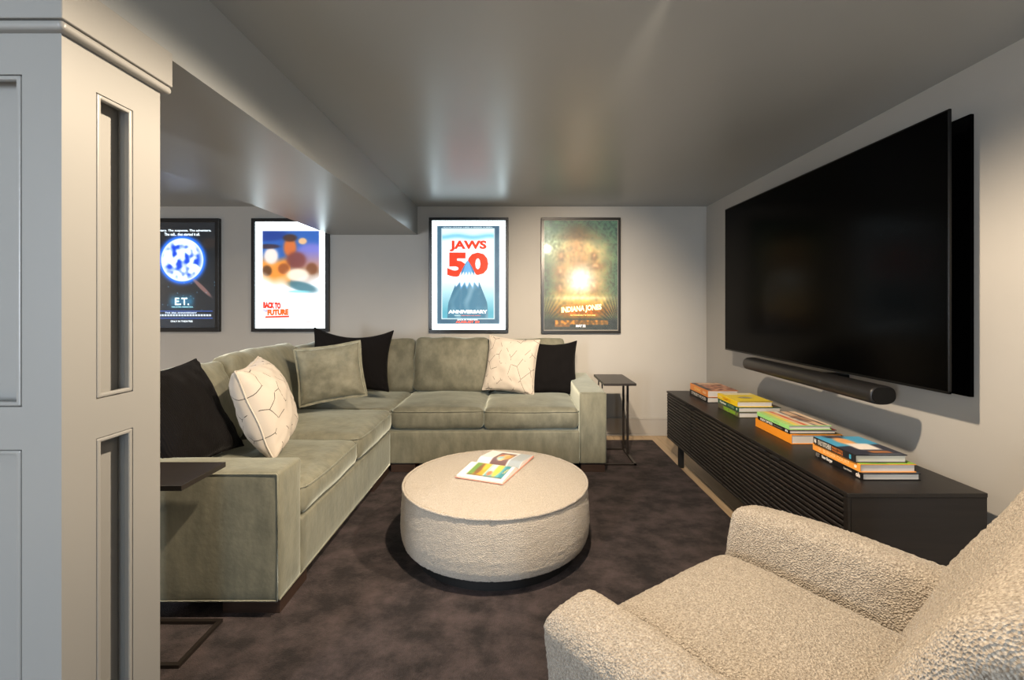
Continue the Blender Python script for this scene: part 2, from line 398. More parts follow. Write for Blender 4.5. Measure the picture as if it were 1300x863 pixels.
def paint_moon(U, V):   # night sky with a glowing full moon
    img = solid(U, (15, 20, 26)); img = mixm(img, (10, 30, 48), blob(U, V, .1, .95, .6, .2)*.6)
    A = 1.46; r = np.hypot(U-.52, (V-.355)*A)
    img = mixm(img, (30, 110, 235), np.exp(-((r-.30)/.045)**2)*.95*(r > .30)+(r <= .30))
    n = vn(U, V, 7, 10, 3)+.5*vn(U, V, 16, 22, 5)
    moon = solid(U, (232, 246, 255)); moon = moon*.86; moon = mixm(moon, (12, 62, 190), np.clip(n*3.0+.12, 0, 1)*(1-np.clip((r-.22)/.07, 0, 1)))
    a = np.clip((.302-r)/.008, 0, 1)[:, None]; img = img*(1-a)+moon*a
    img = mixm(img, (170, 120, 110), blob((U-.80)*.85+(V-.62)*.7, (V-.62)*.85-(U-.80)*.55, 0, 0, .17, .022)*.6)
    img = mixm(img, (60, 40, 30), blob(U, V, .9, .2, .1, .05)*.4)
    img = mixm(img, (40, 150, 200), rectm(U, V, .34, .68, .70, .80, .08)*.5)
    img = mixm(img, (45, 80, 160), rectm(U, V, 0, .95, .838, .846)+rectm(U, V, 0, .95, .905, .913))
    img = mixm(img, (225, 235, 245), rectm(U, V, .05, .93, .872, .890, .01)*(.75+.25*np.sin(U*160)))
    for i in range(26):
        img = mixm(img, (90, 150, 180), blob(U, V, random.random(), .55+.4*random.random(), .006, .004)*.8)
    return img
def paint_storm(U, V):  # white sheet, blue storm sky melting into amber, pale highlights
    img = solid(U, (250, 253, 255))
    n = vn(U, V, 6, 8, 1)
    box_ = rectm(U, V, .10, .905, .085, .70, .006); low = np.clip((.66+.04*n-V-.16*U*(U < .5)+.0)/.16, 0, 1)*np.clip((.60+.0*U-V)/.10+.2, 0, 1)
    art = solid(U, (45, 95, 175)); art = mixm(art, (120, 120, 200), blob(U, V, .8, .32, .25, .12))
    art = mixm(art, (30, 60, 140), blob(U, V, .15, .12, .3, .06)); art = mixm(art, (235, 150, 60), np.clip((V-.27+.10*n)/.13, 0, 1)*(U < .5)+np.clip((V-.27)/.16, 0, 1)*(U >= .5)*.6)
    art = mixm(art, (240, 225, 215), blob(U, V, .22, .32, .10, .075)); art = mixm(art, (60, 35, 40), blob(U, V, .18, .23, .16, .022)*.8)
    art = mixm(art, (70, 45, 30), blob(U, V, .16, .46, .07, .05)*.8)
    art = mixm(art, (205, 110, 55), blob(U, V, .49, .24, .09, .09)); art = mixm(art, (70, 45, 35), blob(U, V, .49, .15, .10, .035)*.9)
    art = mixm(art, (120, 60, 55), blob(U, V, .58, .36, .14, .08)*.9); art = mixm(art, (245, 190, 130), blob(U, V, .67, .18, .06, .03)*.9)
    art = mixm(art, (150, 80, 40), blob(U, V, .40, .44, .08, .05)*.9); art = mixm(art, (120, 70, 40), blob(U, V, .80, .44, .08, .055)*.9)
    art = mixm(art, (255, 240, 220), blob(U, V, .60, .50, .16, .06)*.9)
    a = np.clip(box_*np.clip((.50+.13*(1-np.abs(U-.5)*1.2)-V+.03*n)/.10, 0, 1), 0, 1)[:, None]
    img = img*(1-a)+art*a
    img = mixm(img, (60, 110, 125), blob((U-.67)*.97+(V-.61)*.3, (V-.61)-(U-.67)*.16, 0, 0, .21, .045)*.85)
    img = mixm(img, (130, 220, 230), blob(U, V, .62, .655, .16, .012)*.7)
    for k in range(6): img = mixm(img, (170, 165, 170), rectm(U, V, .62, .86, .825+k*.017, .831+k*.017, .01)*(.5+.5*np.sin(U*120+k))*.7)
    return img
def paint_sea(U, V):    # slate border, pale sea, one blue peak
    img = solid(U, (246, 252, 255))
    n = vn(U, V, 5, 8, 2)
    pr_ = solid(U, (62, 100, 122)); pr_ = mixm(pr_, (35, 70, 98), np.clip(n, 0, 1)*.8)
    pr_ = mixm(pr_, (200, 220, 225), rectm(U, V, .125, .852, .068, .906, .006))
    art = solid(U, (240, 250, 253)); art = mixm(art, (120, 200, 225), np.exp(-((V-.145-.008*np.sin(U*14))/.025)**2)*.9)
    art = mixm(art, (190, 225, 232), (V < .12)*.3); art = mixm(art, (85, 165, 185), np.clip((V-.52)/.32, 0, 1))
    a = rectm(U, V, .137, .84, .077, .897)[:, None]; pr_ = pr_*(1-a)+art*a
    a = rectm(U, V, .067, .916, .045, .948)[:, None]; return img*(1-a)+pr_*a
def peak_hw(V): return np.clip((V-.365)/.30, 0.0001, None)**.8*.215*(1-.25*np.clip((V-.75)/.2, 0, 1))
def paint_peak(Q, T):   # plain snow-capped blue peak
    V = .365+T*.53; n = vn(Q*peak_hw(V)*4, V, 5, 9, 2)
    pk = solid(Q, (105, 170, 220)); pk = mixm(pk, (50, 110, 150), np.clip((np.abs(Q*2-1)-.6)/.3, 0, 1))
    w = V-.50+.035*np.abs(np.sin((Q-.5)*16))
    pk = mixm(pk, (238, 246, 252), np.clip(w/.012, 0, 1)*np.clip(1-(V-.575-.02*np.sin(Q*30))/.02, 0, 1)); pk = mixm(pk, (64, 116, 140), np.clip((V-.585-.02*np.sin(Q*30))/.03, 0, 1)*.9)
    return mixm(pk, (190, 215, 225), np.clip(n, 0, 1)*.5)
def paint_jungle(U, V): # green foliage round a golden glow
    n = vn(U, V, 9, 13, 4); n2 = vn(U, V, 26, 34, 8)
    img = solid(U, (62, 100, 76)); img = mixm(img, (20, 34, 34), np.clip(.4+n2*1.6, 0, 1)*.8); img = mixm(img, (130, 170, 140), gblob(U, V, .15, .22, .2, .15)*.6*(1+n2))
    g = np.exp(-(np.clip(np.abs(U-.50)/.36, 0, None)**3+(np.abs(V-.50)/.32)**4))
    img = mixm(img, (238, 190, 110), g*.95); img = mixm(img, (250, 225, 160), gblob(U, V, .52, .28, .34, .14)*.5)
    img = mixm(img, (125, 80, 40), gblob(U, V, .47, .38, .17, .10)*.75*(1+n*.6)); img = mixm(img, (205, 150, 95), gblob(U, V, .45, .25, .13, .11)*.9)
    img = mixm(img, (70, 52, 28), gblob(U, V, .46, .10, .19, .07)*.8); img = mixm(img, (95, 70, 40), gblob(U, V, .45, .15, .27, .03)*.6)
    for (u, v, a, b) in ((.24, .33, .05, .05), (.23, .47, .08, .07), (.22, .62, .06, .06), (.33, .55, .05, .05), (.68, .33, .05, .05), (.70, .42, .11, .04), (.68, .60, .07, .10)):
        img = mixm(img, (105, 70, 42), gblob(U, V, u, v, a, b)*.85); img = mixm(img, (235, 180, 120), gblob(U, V, u, v-.01, a*.45, b*.45)*.7)
    img = mixm(img, (255, 252, 235), gblob(U, V, .50, .54, .17, .12)*1.15); img = mixm(img, (250, 200, 100), gblob(U, V, .5, .74, .42, .07)*.9)
    img = mixm(img, (255, 240, 200), gblob(U, V, .5, .705, .33, .018)*.7)
    img = mixm(img, (170, 92, 18), gblob(U, V, .52, .825, .38, .065)*1.3)
    img = mixm(img, (45, 50, 48), np.clip((V-.88)/.03, 0, 1)*.9)
    ray = np.sin(np.arctan2(V-.98, U-1.02)*46); img = mixm(img, (35, 42, 40), ((ray > 0)*gblob(U, V, .98, .86, .2, .13))*.9)
    ray = np.sin(np.arctan2(V-.98, U+.04)*46); img = mixm(img, (55, 62, 55), ((ray > 0)*gblob(U, V, .02, .84, .2, .12))*.9)
    img = mixm(img, (185, 115, 35), rectm(U, V, .15, .87, .905, .945, .01)*(.55+.45*np.clip(n2*3, 0, 1)))
    img = mixm(img, (150, 90, 30), rectm(U, V, .15, .35, .945, .965, .01)*.8)
    img = np.clip(img*(1+.30*(1-.6*g[:, None])*n2[:, None]+.2*n[:, None]*np.array([[1, .8, .5]])), 0, 1)
    return img
def px(x): return (x-658)/136.1
def pz(y): return EYE-(y-389)/136.1
poster('lightbox_poster', 'backlit poster of a blue moon at night beside the column', px(178), px(278), pz(421), pz(277), paint_moon, 1.7, M['frame'], .036, [
    ('...mystery. The suspense. The adventure.', .10, .93, .066, .092, (225, 238, 245), .02, 0), ('The call... that started it all.', .27, .77, .100, .126, (225, 238, 245), .02, 0),
    ('E.T.', .42, .62, .715, .785, (215, 250, 255), .02, 0), ('THE EXTRA-TERRESTRIAL', .37, .68, .797, .808, (160, 225, 240), .01, 0), ('THE 20th ANNIVERSARY', .28, .73, .850, .866, (200, 215, 235), .01, 0),
    ('ONLY IN THEATRES', .36, .67, .930, .947, (230, 240, 245), .01, 0)])
poster('lightbox_poster', 'backlit white poster of a blue and amber stormy sky', px(319), px(417), pz(421), pz(277), paint_storm, 1.2, M['frame'], .032, [
    ('THE WAIT IS OVER', .14, .80, .058, .064, (190, 190, 195), 0, 0),
    ('BACK TO', .11, .36, .755, .815, (200, 40, 10), .08, -.05), ('THE', .11, .17, .826, .850, (110, 90, 150), .02, 0), ('FUTURE', .17, .47, .822, .878, (225, 90, 15), .08, .03), ('______', .14, .48, .884, .9, (205, 60, 30), .05, .03),
    ('OCTOBER 21', .62, .83, .932, .948, (190, 110, 100), .0, 0)], hot=lambda U, V: 2.4-2.4*rectm(U, V, .08, .92, .07, .96, .02))
poster('lightbox_poster', 'backlit poster with slate border, large red letters and a blue peak', px(544.5), px(645.5), pz(422), pz(276), paint_sea, 1.2, M['frame'], .028, [
    ("YOU'RE GONNA NEED A BIGGER SCREEN", .14, .82, .055, .065, (205, 225, 232), .01, 0),
    ('JAWS', .238, .742, .182, .282, (235, 52, 20), .045, 0), ('5', .205, .475, .292, .515, (236, 52, 20), .055, 0), ('0', .48, .765, .292, .500, (236, 52, 20), .055, 0), ('TM', .735, .775, .296, .306, (190, 120, 110), 0, 0),
    ('ANNIVERSARY', .222, .752, .822, .853, (245, 250, 250), .04, 0), ('NOW IN', .305, .385, .868, .876, (220, 235, 225), .01, 0), ('THEATERS IN THIS WORLD', .395, .66, .868, .876, (225, 90, 50), .01, 0),
    ('BACK IN THEATERS', .345, .62, .906, .916, (235, 242, 245), .02, 0), ('AUGUST 29', .32, .645, .921, .942, (238, 90, 55), .03, 0)], hot=lambda U, V: 2.6-2.6*rectm(U, V, .06, .925, .04, .955, .01))
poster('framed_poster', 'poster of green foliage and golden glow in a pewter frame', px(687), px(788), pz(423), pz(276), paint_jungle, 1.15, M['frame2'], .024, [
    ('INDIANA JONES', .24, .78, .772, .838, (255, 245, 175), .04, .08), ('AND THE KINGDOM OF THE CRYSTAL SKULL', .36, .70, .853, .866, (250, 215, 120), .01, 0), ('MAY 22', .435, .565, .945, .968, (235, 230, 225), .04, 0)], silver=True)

# ================================================================ TELEVISION + SOUNDBAR
tv = thing('television', 'large black flat television standing off the right wall', 'television', (WX, 2.67, .85))
Xf = 1.600; y0, y1, z0, z1 = 1.757, 3.585, EYE-.330, EYE+.743
def tvx(bm):   # the set is swung a touch out at its far end
    for v in bm.verts: v.co.x += (v.co.y-1.757)*-.018+.018
    return bm
obj('screen', tvx(B(Xf, Xf+.006, y0+.006, y1-.006, z0+.008, z1-.006, bev=.001, seg=1)), M['screen'], tv)
bm = bmesh.new(); 
for a, b, c, e in ((y0, y1, z1-.006, z1), (y0, y1, z0, z0+.010), (y0, y0+.006, z0, z1), (y1-.006, y1, z0, z1)): box(bm, Xf-.001, Xf+.010, a, b, c, e, bev=.001, seg=1)
obj('bezel', tvx(bm), M['plastic'], tv)
obj('housing', tvx(B(Xf+.010, Xf+.036, y0+.03, y1-.03, z0+.01, z1-.006, bev=.004)), M['plastic'], tv)
obj('mount_arm', B(Xf+.03, WX-.016, 2.35, 3.0, 1.25, 1.65, bev=.005), M['plastic'], tv)
obj('wall_shadow_sheet', B(WX-.016, WX-.001, 1.815, 3.40, EYE-.352, EYE+.748, bev=.002), M['screen'], tv, label='flat black sheet standing for the television shadow on the wall')  # black sheet stands in for the shade the set casts on the wall
sb = thing('soundbar', 'long rounded black soundbar hung under the television', 'soundbar', (1.55, 2.55, .78))
bm = bmesh.new(); rings = []
NS = 32
for yy, k in ((1.985, .90), (1.990, .97), (2.0, 1), (3.105, 1), (3.115, .97), (3.12, .9)):
    rr = []
    for j in range(NS):
        a = 2*math.pi*j/NS; ca, sa = math.cos(a), math.sin(a); e = .8
        rr.append(bm.verts.new((1.55+.058*k*math.copysign(abs(ca)**e, ca), yy, .832+.041*k*math.copysign(abs(sa)**e, sa))))
    rings.append(rr)
for A, C in zip(rings[:-1], rings[1:]):
    for j in range(NS): bm.faces.new((A[j], A[(j+1) % NS], C[(j+1) % NS], C[j]))
bm.faces.new(rings[0]); bm.faces.new(rings[-1])
obj('body', bm, M['bar'], sb, smooth=True)
for yy, yy2 in ((1.981, 1.9855), (3.1195, 3.124)):
    bm = bmesh.new(); R2 = [[bm.verts.new((1.55+.050*math.copysign(abs(math.cos(2*math.pi*j/NS))**.8, math.cos(2*math.pi*j/NS)), y_, .832+.035*math.copysign(abs(math.sin(2*math.pi*j/NS))**.8, math.sin(2*math.pi*j/NS)))) for j in range(NS)] for y_ in (yy, yy2)]
    for j in range(NS): bm.faces.new((R2[0][j], R2[0][(j+1) % NS], R2[1][(j+1) % NS], R2[1][j]))
    bm.faces.new(R2[0]); bm.faces.new(R2[1]); obj('end_cap', bm, M['plastic'], sb)
obj('bracket', B(1.60, WX-.001, 2.50, 2.60, .825, .845), M['plastic'], sb)

# ================================================================ CONSOLE
cn = thing('media_console', 'long low espresso media console with slatted doors', 'console', (1.41, 2.66, 0))
X0, X1, Y0, Y1, Z0, Z1 = 1.165, 1.66, 1.655, 3.667, .18, .55
obj('top', B(X0-.002, X1, Y0-.002, Y1+.002, Z1-.016, Z1, bev=.0015, seg=1), M['espresso'], cn)
obj('bottom_panel', B(X0+.01, X1, Y0+.02, Y1-.02, Z0, Z0+.02), M['dark'], cn)
obj('back_panel', B(X1-.012, X1, Y0+.02, Y1-.02, Z0+.02, Z1-.016), M['dark'], cn)
for a in (Y0, Y1-.02): obj('side_panel', B(X0+.012, X1-.0005, a, a+.02, Z0, Z1-.0165, bev=.001, seg=1), M['espresso_end'], cn)
obj('corner_strip', B(X0-.001, X0+.0115, Y0-.001, Y0+.019, Z0, Z1-.0165, bev=.001, seg=1), M['espresso'], cn)
nd = 4; dw = (Y1-Y0-.02)/nd; ns = 16; zz0, zz1 = Z0+.004, Z1-.022
slat_me = None
pulls = {0: 2.06, 1: 2.52, 2: 3.165, 3: 3.2}
for k in range(nd):
    a = Y0+.020+k*dw+.0015; b = a+dw-.003
    dr = obj('door', B(X0+.014, X0+.024, a, b, zz0, zz1), M['dark'], cn)
    for e0 in (a, b-.006): obj('door_stile', B(X0+.003, X0+.014, e0, e0+.006, zz0, zz1), M['espresso'], dr)
    for j in range(ns):
        zc = zz0+.010+j*(zz1-zz0-.018)/(ns-1)
        if slat_me is None:
            bm = bmesh.new(); L_ = b-a-.0004
            # louvre slat: sloping top edge
            sec = [(0, -.0065), (.013, -.0065), (.013, .0065), (.004, .0065), (0, .0025)]
            q = [[bm.verts.new((sx_, yy, sz_)) for sx_, sz_ in sec] for yy in (-L_/2, L_/2)]
            for i_ in range(5): bm.faces.new((q[0][i_], q[0][(i_+1) % 5], q[1][(i_+1) % 5], q[1][i_]))
            bm.faces.new(q[0]); bm.faces.new(q[1])
            s_ = obj('slat', bm, M['espresso'], dr, world=False); slat_me = s_.data
        else:
            s_ = bpy.data.objects.new('slat', slat_me); COL.objects.link(s_); s_.parent = dr
        s_.location = Vector((X0, (a+b)/2, zc))-Vector(cn.location)
    yp = {0: b-.06, 1: a+.06+.0, 2: b-.03, 3: a+.05}[k]
    obj('pull_tab', B(X0-.004, X0+.012, yp-.03, yp+.03, Z1-.026, Z1-.0175), M['dark'], dr)
for (xx, yy) in ((1.205, 1.85), (1.205, 3.50), (1.60, 1.85), (1.60, 3.50)):
    obj('leg', B(xx, xx+.035, yy, yy+.035, .0005, Z0, bev=.002), M['black_base'], cn)

# ================================================================ BOOKS
GRP = 'cookbooks stacked on the media console'
PRINT = emit_vcol('printed_cover', 0, .35)
def book(label, xl, yn, L, Wd, z, T, spine_rgb, cover_fn, spine_text=(), rz=0, back_rgb=None):
    """spine at -x, near end at local y=0; xl/yn = near spine corner"""
    t = thing('book', label, 'book', (xl, yn, z), rz, GRP); c = .0028
    bm = bmesh.new()
    box(bm, 0, c, 0, L, 0, T, bev=.001, seg=2); box(bm, c, Wd, 0, L, 0, c); box(bm, c, Wd, 0, L, T-c, T)
    obj('cover', bm, flat('cover_board', spine_rgb, .4), t, world=False)
    obj('page_block', B(c, Wd-.005, .004, L-.004, c, T-c), M['page'], t, world=False)
    if cover_fn:
        printed('cover_print', t, cover_fn, PRINT, 26, 34, lambda U, V: np.stack([.0015+U*(Wd-.002), L-.001-V*(L-.002), np.full(len(U), T+.0004)], 1), loc_world=False)
    for body, a, b, zf, hf, rgb, bold in spine_text:
        # a..b fraction along the spine from the far end
        text('lettering', body, t, (-.0004, L*(1-(a+b)/2), T*zf), (0, -1, 0), (0, 0, 1), (b-a)*L, T*hf, flat('ink', rgb), bold, loc_world=False)
    return t
def strip(U, V, base, items):
    img = solid(U, base)
    for k in items:
        c, u0, u1, v0, v1, a = k; img = mixm(img, c, rectm(U, V, u0, u1, v0, v1, .03)*a)
    return img
def cv_brown(U, V):
    n = vn(U, V, 7, 9, 3); img = solid(U, (190, 120, 90)); img = mixm(img, (90, 45, 35), np.clip(n*2, 0, 1)); img = mixm(img, (235, 190, 150), np.clip(-n*2, 0, 1))
    return mixm(mixm(img, (60, 42, 38), rectm(U, V, 0, .16, 0, 1, .02)), (245, 225, 190), rectm(U, V, .2, 1, .06, .2, .03)*.8)
def cv_yellow(U, V):
    img = solid(U, (250, 222, 60)); img = mixm(img, (250, 240, 200), rectm(U, V, .1, .95, .0, .22, .04)); img = mixm(img, (70, 60, 40), blob(U, V, .5, .55, .30, .14, 3.)*1.4)
    img = mixm(img, (70, 60, 40), rectm(U, V, .05, 1, .95, 1, .02)); return mixm(img, (240, 240, 220), rectm(U, V, .35, .7, .5, .58, .02)*.8)
def cv_stripes(U, V):
    img = solid(U, (240, 205, 165)); n = vn(U, V, 6, 8, 9)
    img = mixm(img, (190, 225, 130), rectm(U, V, 0, .14, 0, 1, .02)); img = mixm(img, (245, 220, 110), rectm(U, V, .14, .26, 0, 1, .03))
    for u, c in ((.33, (215, 60, 35)), (.47, (240, 240, 235)), (.55, (90, 90, 110)), (.70, (235, 190, 160)), (.80, (50, 45, 60)), (.9, (240, 220, 200))):
        img = mixm(img, c, rectm(U-.08*V, V, u-.03, u+.03, 0, 1, .02)*.9)
    return mixm(img, (110, 80, 70), blob(U, V, .65, .55, .16, .25)*np.clip(.6+n, 0, 1))
def cv_blue(U, V):
    img = solid(U, (50, 52, 66)); img = mixm(img, (80, 165, 205), np.clip((.62-V-.15*U)/.06, 0, 1)); img = mixm(img, (60, 50, 60), blob(U, V, .40, .05, .2, .08))
    img = mixm(img, (235, 170, 110), blob(U, V, .42, .30, .16, .20)*1.3); img = mixm(img, (245, 235, 225), rectm(U, V, .32, .78, .42, .74, .06))
    img = mixm(img, (185, 120, 70), rectm(U, V, .42, .82, .80, .90, .03)*.9); return mixm(img, (170, 190, 200), rectm(U, V, .3, .9, .955, .985, .02)*.5)
zc = Z1+.0005
# stack far
zz = zc; T = .036; book('black book with white spine letters under the farthest stack', 1.297, 3.21, .33, .225, zz, T, (18, 16, 16), None, [('STREET FOOD', .12, .93, .5, .55, (225, 220, 210), .02)]); zz += T+.0006
T = .047; book('cookbook with orange spine and brown cover, top of the farthest stack', 1.297, 3.205, .325, .21, zz, T, (232, 140, 62), cv_brown, [('COOKING', .25, .62, .5, .45, (250, 215, 120), .02), ('FRESH', .74, .92, .5, .35, (250, 225, 180), .01)])
# stack 2
zz = zc; T = .031; book('bright green spined book at the bottom of the second farthest stack', 1.308, 2.773, .29, .262, zz, T, (98, 92, 66), lambda U, V: strip(U, V, (200, 120, 90), [((250, 225, 190), .2, .8, .1, 1, .6)]), [('VEGETARIAN', .26, .84, .5, .8, (140, 185, 50), .09), ('V', .88, .95, .5, .6, (150, 190, 70), .04)]); zz += T+.0006
T = .029; book('dark green spined book in the middle of the second farthest stack', 1.307, 2.776, .288, .252, zz, T, (36, 84, 62), lambda U, V: strip(U, V, (70, 55, 35), [((240, 190, 60), .2, .7, 0, 1, .6)]), [('Meatless', .10, .42, .5, .55, (235, 235, 215), .03), ('KITCHEN', .52, .80, .5, .5, (150, 175, 140), .01), ('o', .89, .95, .5, .45, (230, 235, 215), .05)]); zz += T+.0006
T = .032; book('bright yellow cookbook on top of the second farthest stack', 1.303, 2.785, .275, .212, zz, T, (248, 208, 30), cv_yellow, [('SIMPLE', .32, .68, .5, .5, (225, 140, 10), .02), ('pasta', .05, .25, .5, .45, (250, 225, 150), .03)])
# stack 3
zz = zc; T = .045; book('thick plain orange book at the bottom of the third stack', 1.309, 2.243, .34, .245, zz, T, (246, 152, 40), lambda U, V: strip(U, V, (246, 152, 40), [((150, 130, 30), .15, 1, 0, 1, .9), ((60, 60, 20), .7, 1, .8, 1, .6)])); zz += T+.0006
T = .019; book('thin black spined red book in the middle of the third stack', 1.306, 2.253, .30, .226, zz, T, (22, 19, 20), lambda U, V: strip(U, V, (165, 45, 30), []), [('RECIPES', .10, .50, .5, .6, (235, 230, 220), .04), ('the kitchen', .53, .78, .5, .35, (170, 160, 150), 0), ('n', .88, .95, .5, .55, (235, 235, 235), .05)]); zz += T+.0006
T = .021; book('thin book with mint green spine and striped cover on the third stack', 1.304, 2.256, .30, .206, zz, T, (160, 222, 130), cv_stripes, [('fresh & easy', .55, .72, .5, .35, (90, 120, 60), 0)])
# stack 4
zz = zc; T = .026; book('black book with white spine title at the bottom of the nearest stack', 1.307, 1.775, .285, .220, zz, T, (20, 18, 19), lambda U, V: strip(U, V, (52, 66, 84), []), [('BEST', .02, .11, .5, .6, (150, 145, 140), .01), ('New Burger', .16, .40, .5, .7, (240, 235, 228), .03), ('Classics Refreshed', .63, .79, .5, .28, (225, 220, 210), .01), ('oh', .87, .95, .5, .7, (225, 215, 205), .06)]); zz += T+.0006
T = .031; book('orange spined cookbook in the middle of the nearest stack', 1.304, 1.785, .288, .215, zz, T, (242, 158, 66), lambda U, V: strip(U, V, (150, 190, 60), [((60, 110, 40), .2, .5, 0, 1, .4)]), [('THE', .13, .20, .5, .4, (252, 210, 150), .0), ('BURGER COURT', .25, .80, .5, .5, (252, 205, 140), .01), ('#', .89, .94, .5, .4, (255, 240, 215), .03)]); zz += T+.0006
T = .030; book('blue and black book on top of the nearest stack', 1.297, 1.800, .258, .200, zz, T, (34, 33, 36), cv_blue, [('N', .03, .08, .5, .6, (240, 235, 225), .06), ('ITALY KITCHENS', .13, .46, .5, .7, (215, 210, 195), .03), ('STREET FOOD', .48, .73, .66, .28, (220, 125, 50), .02), ('MADE SIMPLE', .48, .73, .30, .28, (220, 125, 50), .02), ('I', .87, .91, .5, .55, (70, 165, 195), .12)])

# ================================================================ OTTOMAN + OPEN BOOK
ot = thing('ottoman', 'round cream boucle ottoman on a black plinth in the room centre', 'ottoman', (-.113, 2.355, RZ))
def lathe(prof, n, cx, cy, seed=0):
    bm = bmesh.new(); rings = []
    for (r, z) in prof:
        if r < 1e-5: rings.append([bm.verts.new((cx, cy, z))]); continue
        rings.append([bm.verts.new((cx+r*math.cos(2*math.pi*j/n), cy+r*math.sin(2*math.pi*j/n), z)) for j in range(n)])
    for A, C in zip(rings[:-1], rings[1:]):
        for j in range(n):
            k = (j+1) % n
            if len(A) == 1: bm.faces.new((A[0], C[j], C[k]))
            elif len(C) == 1: bm.faces.new((A[j], A[k], C[0]))
            else: bm.faces.new((A[j], A[k], C[k], C[j]))
    return bm
RO = .458; TZ = .352
def dense(pts, step=.007):
    out = [pts[0]]
    for a, b in zip(pts[:-1], pts[1:]):
        n = max(1, int(math.hypot(b[0]-a[0], b[1]-a[1])/step))
        out += [(a[0]+(b[0]-a[0])*i/n, a[1]+(b[1]-a[1])*i/n) for i in range(1, n+1)]
    return out
prof = dense([(.40, .085), (.435, .080), (.452, .090), (.462, .12), (.466, .17), (.463, .24), (.458, .30), (.452, .340)])
bm = lathe(prof, 420, -.113, 2.355)
for v in bm.verts:   # vertical panel seam facing the camera
    a = math.atan2(v.co.y-2.355, v.co.x+.113)
    for s_ in (-1.56, .53, 2.62):
        dd = abs(a-s_)*.46
        if dd < .01: v.co.x -= math.cos(a)*.004*(1-dd/.01); v.co.y -= math.sin(a)*.004*(1-dd/.01)
obj('upholstered_side', fuzz(bm, .0042, 115), M['boucle'], ot, smooth=True)
prof = dense([(.452, .338), (.448, .346), (.42, .352), (.34, .358), (.2, .362), (.0, .364)], .008)
obj('top_cushion', fuzz(lathe(prof, 380, -.113, 2.355), .0034, 130), M['boucle'], ot, smooth=True)
bm = tube(bmesh.new(), [(-.113+.4545*math.cos(2*math.pi*j/160), 2.355+.4545*math.sin(2*math.pi*j/160), .344) for j in range(160)], .0065, 8, True)
obj('welt', fuzz(bm, .003, 140), M['boucle'], ot, smooth=True)
obj('plinth', lathe([(0, RZ), (.40, RZ), (.405, RZ+.004), (.405, .098), (0, .098)], 96, -.113, 2.355), M['black_base'], ot)

ob = thing('open_book', 'open picture cookbook with coloured pages lying on the ottoman', 'book', (-.1115, 2.47, .3655), math.atan2(-.366, .93))
# local x along the spine (.254), local y across the spread (.44); near page block is y<0
obj('cover', B(-.129, .129, -.224, .222, .0002, .003, bev=.0008), flat('pink_cover', (205, 140, 120), .5), ob, world=False, label='pink hard cover')
def page_h(t, near):   # height over the distance t (0 gutter..1 edge)
    return .004 + (.024 if near else .020)*(math.sin(min(1, t*3.2)*math.pi/2))*(1-.72*max(0, t-.25)/.75)
for near in (True, False):
    bm = bmesh.new(); sg = -1 if near else 1; n = 20; A = []
    for i in range(n+1):
        t = i/n; y = sg*t*.215; h = page_h(t, near)
        A.append([bm.verts.new((x_, y, z_)) for x_, z_ in ((-.124, .003), (.124, .003), (.124, h), (-.124, h))])
    for p, q in zip(A[:-1], A[1:]):
        for k in range(4): bm.faces.new((p[k], p[(k+1) % 4], q[(k+1) % 4], q[k]))
    bm.faces.new(A[0]); bm.faces.new(A[-1])
    obj('page_block', bm, M['paper'], ob, world=False)
def pg_near(U, V):   # v: 0 gutter .. 1 edge; u along the spine from left
    img = solid(U, (240, 235, 230)); ph = rectm(U, V, .16, .50, .10, .88, .01)
    a = solid(U, (205, 160, 40)); a = mixm(a, (110, 150, 60), blob(U, V, .17, .5, .14, .5)); a = mixm(a, (120, 75, 40), blob(U, V, .33, .55, .06, .3)*.8); a = mixm(a, (235, 190, 60), blob(U, V, .42, .3, .06, .3))
    img = img*(1-ph[:, None])+a*ph[:, None]
    ph = rectm(U, V, .52, .93, .10, .88, .01); b = solid(U, (90, 170, 175)); b = mixm(b, (235, 225, 215), blob(U, V, .60, .4, .06, .35)); b = mixm(b, (215, 120, 80), blob(U, V, .60, .7, .05, .12)); b = mixm(b, (235, 195, 70), blob(U, V, .72, .45, .07, .4)); b = mixm(b, (60, 135, 145), blob(U, V, .88, .5, .05, .6))
    img = img*(1-ph[:, None])+b*ph[:, None]; return mixm(img, (70, 60, 45), rectm(U, V, .16, .93, .84, .90, .02)*.5)
def pg_far(U, V):
    img = solid(U, (238, 234, 230)); ph = rectm(U, V, .30, .68, .0, .86, .01); a = solid(U, (120, 95, 95)); a = mixm(a, (235, 190, 140), (blob(U, V, .49, .45, .17, .38, 2) > .3)*1.0); a = mixm(a, (160, 205, 210), blob(U, V, .45, .35, .06, .16)); a = mixm(a, (215, 110, 60), blob(U, V, .40, .6, .04, .1)); a = mixm(a, (225, 160, 60), blob(U, V, .6, .5, .07, .25)*.7)
    img = img*(1-ph[:, None])+a*ph[:, None]; return mixm(img, (165, 175, 180), rectm(U, V, .71, 1, .0, 1, .01))
for near, fn in ((True, pg_near), (False, pg_far)):
    sg = -1 if near else 1
    printed('printed_page', ob, fn, PRINT, 50, 40, lambda U, V: np.stack([-.1235+U*.247, sg*(.002+V*.2125), np.array([page_h((.002+v*.2125)/.215, near)+.0006 for v in V])], 1), loc_world=False)
text('lettering', 'Delicious', ob, (.098, -.11, .0255), (0, 1, 0), (-1, 0, 0), .08, .012, flat('page_ink', (240, 220, 120)), .01, loc_world=False)
bm = tube(bmesh.new(), [(-.1, .2165, .0042), (.1, .2165, .0042)], .0008, 6)
obj('back_flap', B(.03, .125, .14, .2195, .0031, .0042), flat('red_endpaper', (215, 50, 30)), ob, world=False, label='red endpaper'); bm.free()

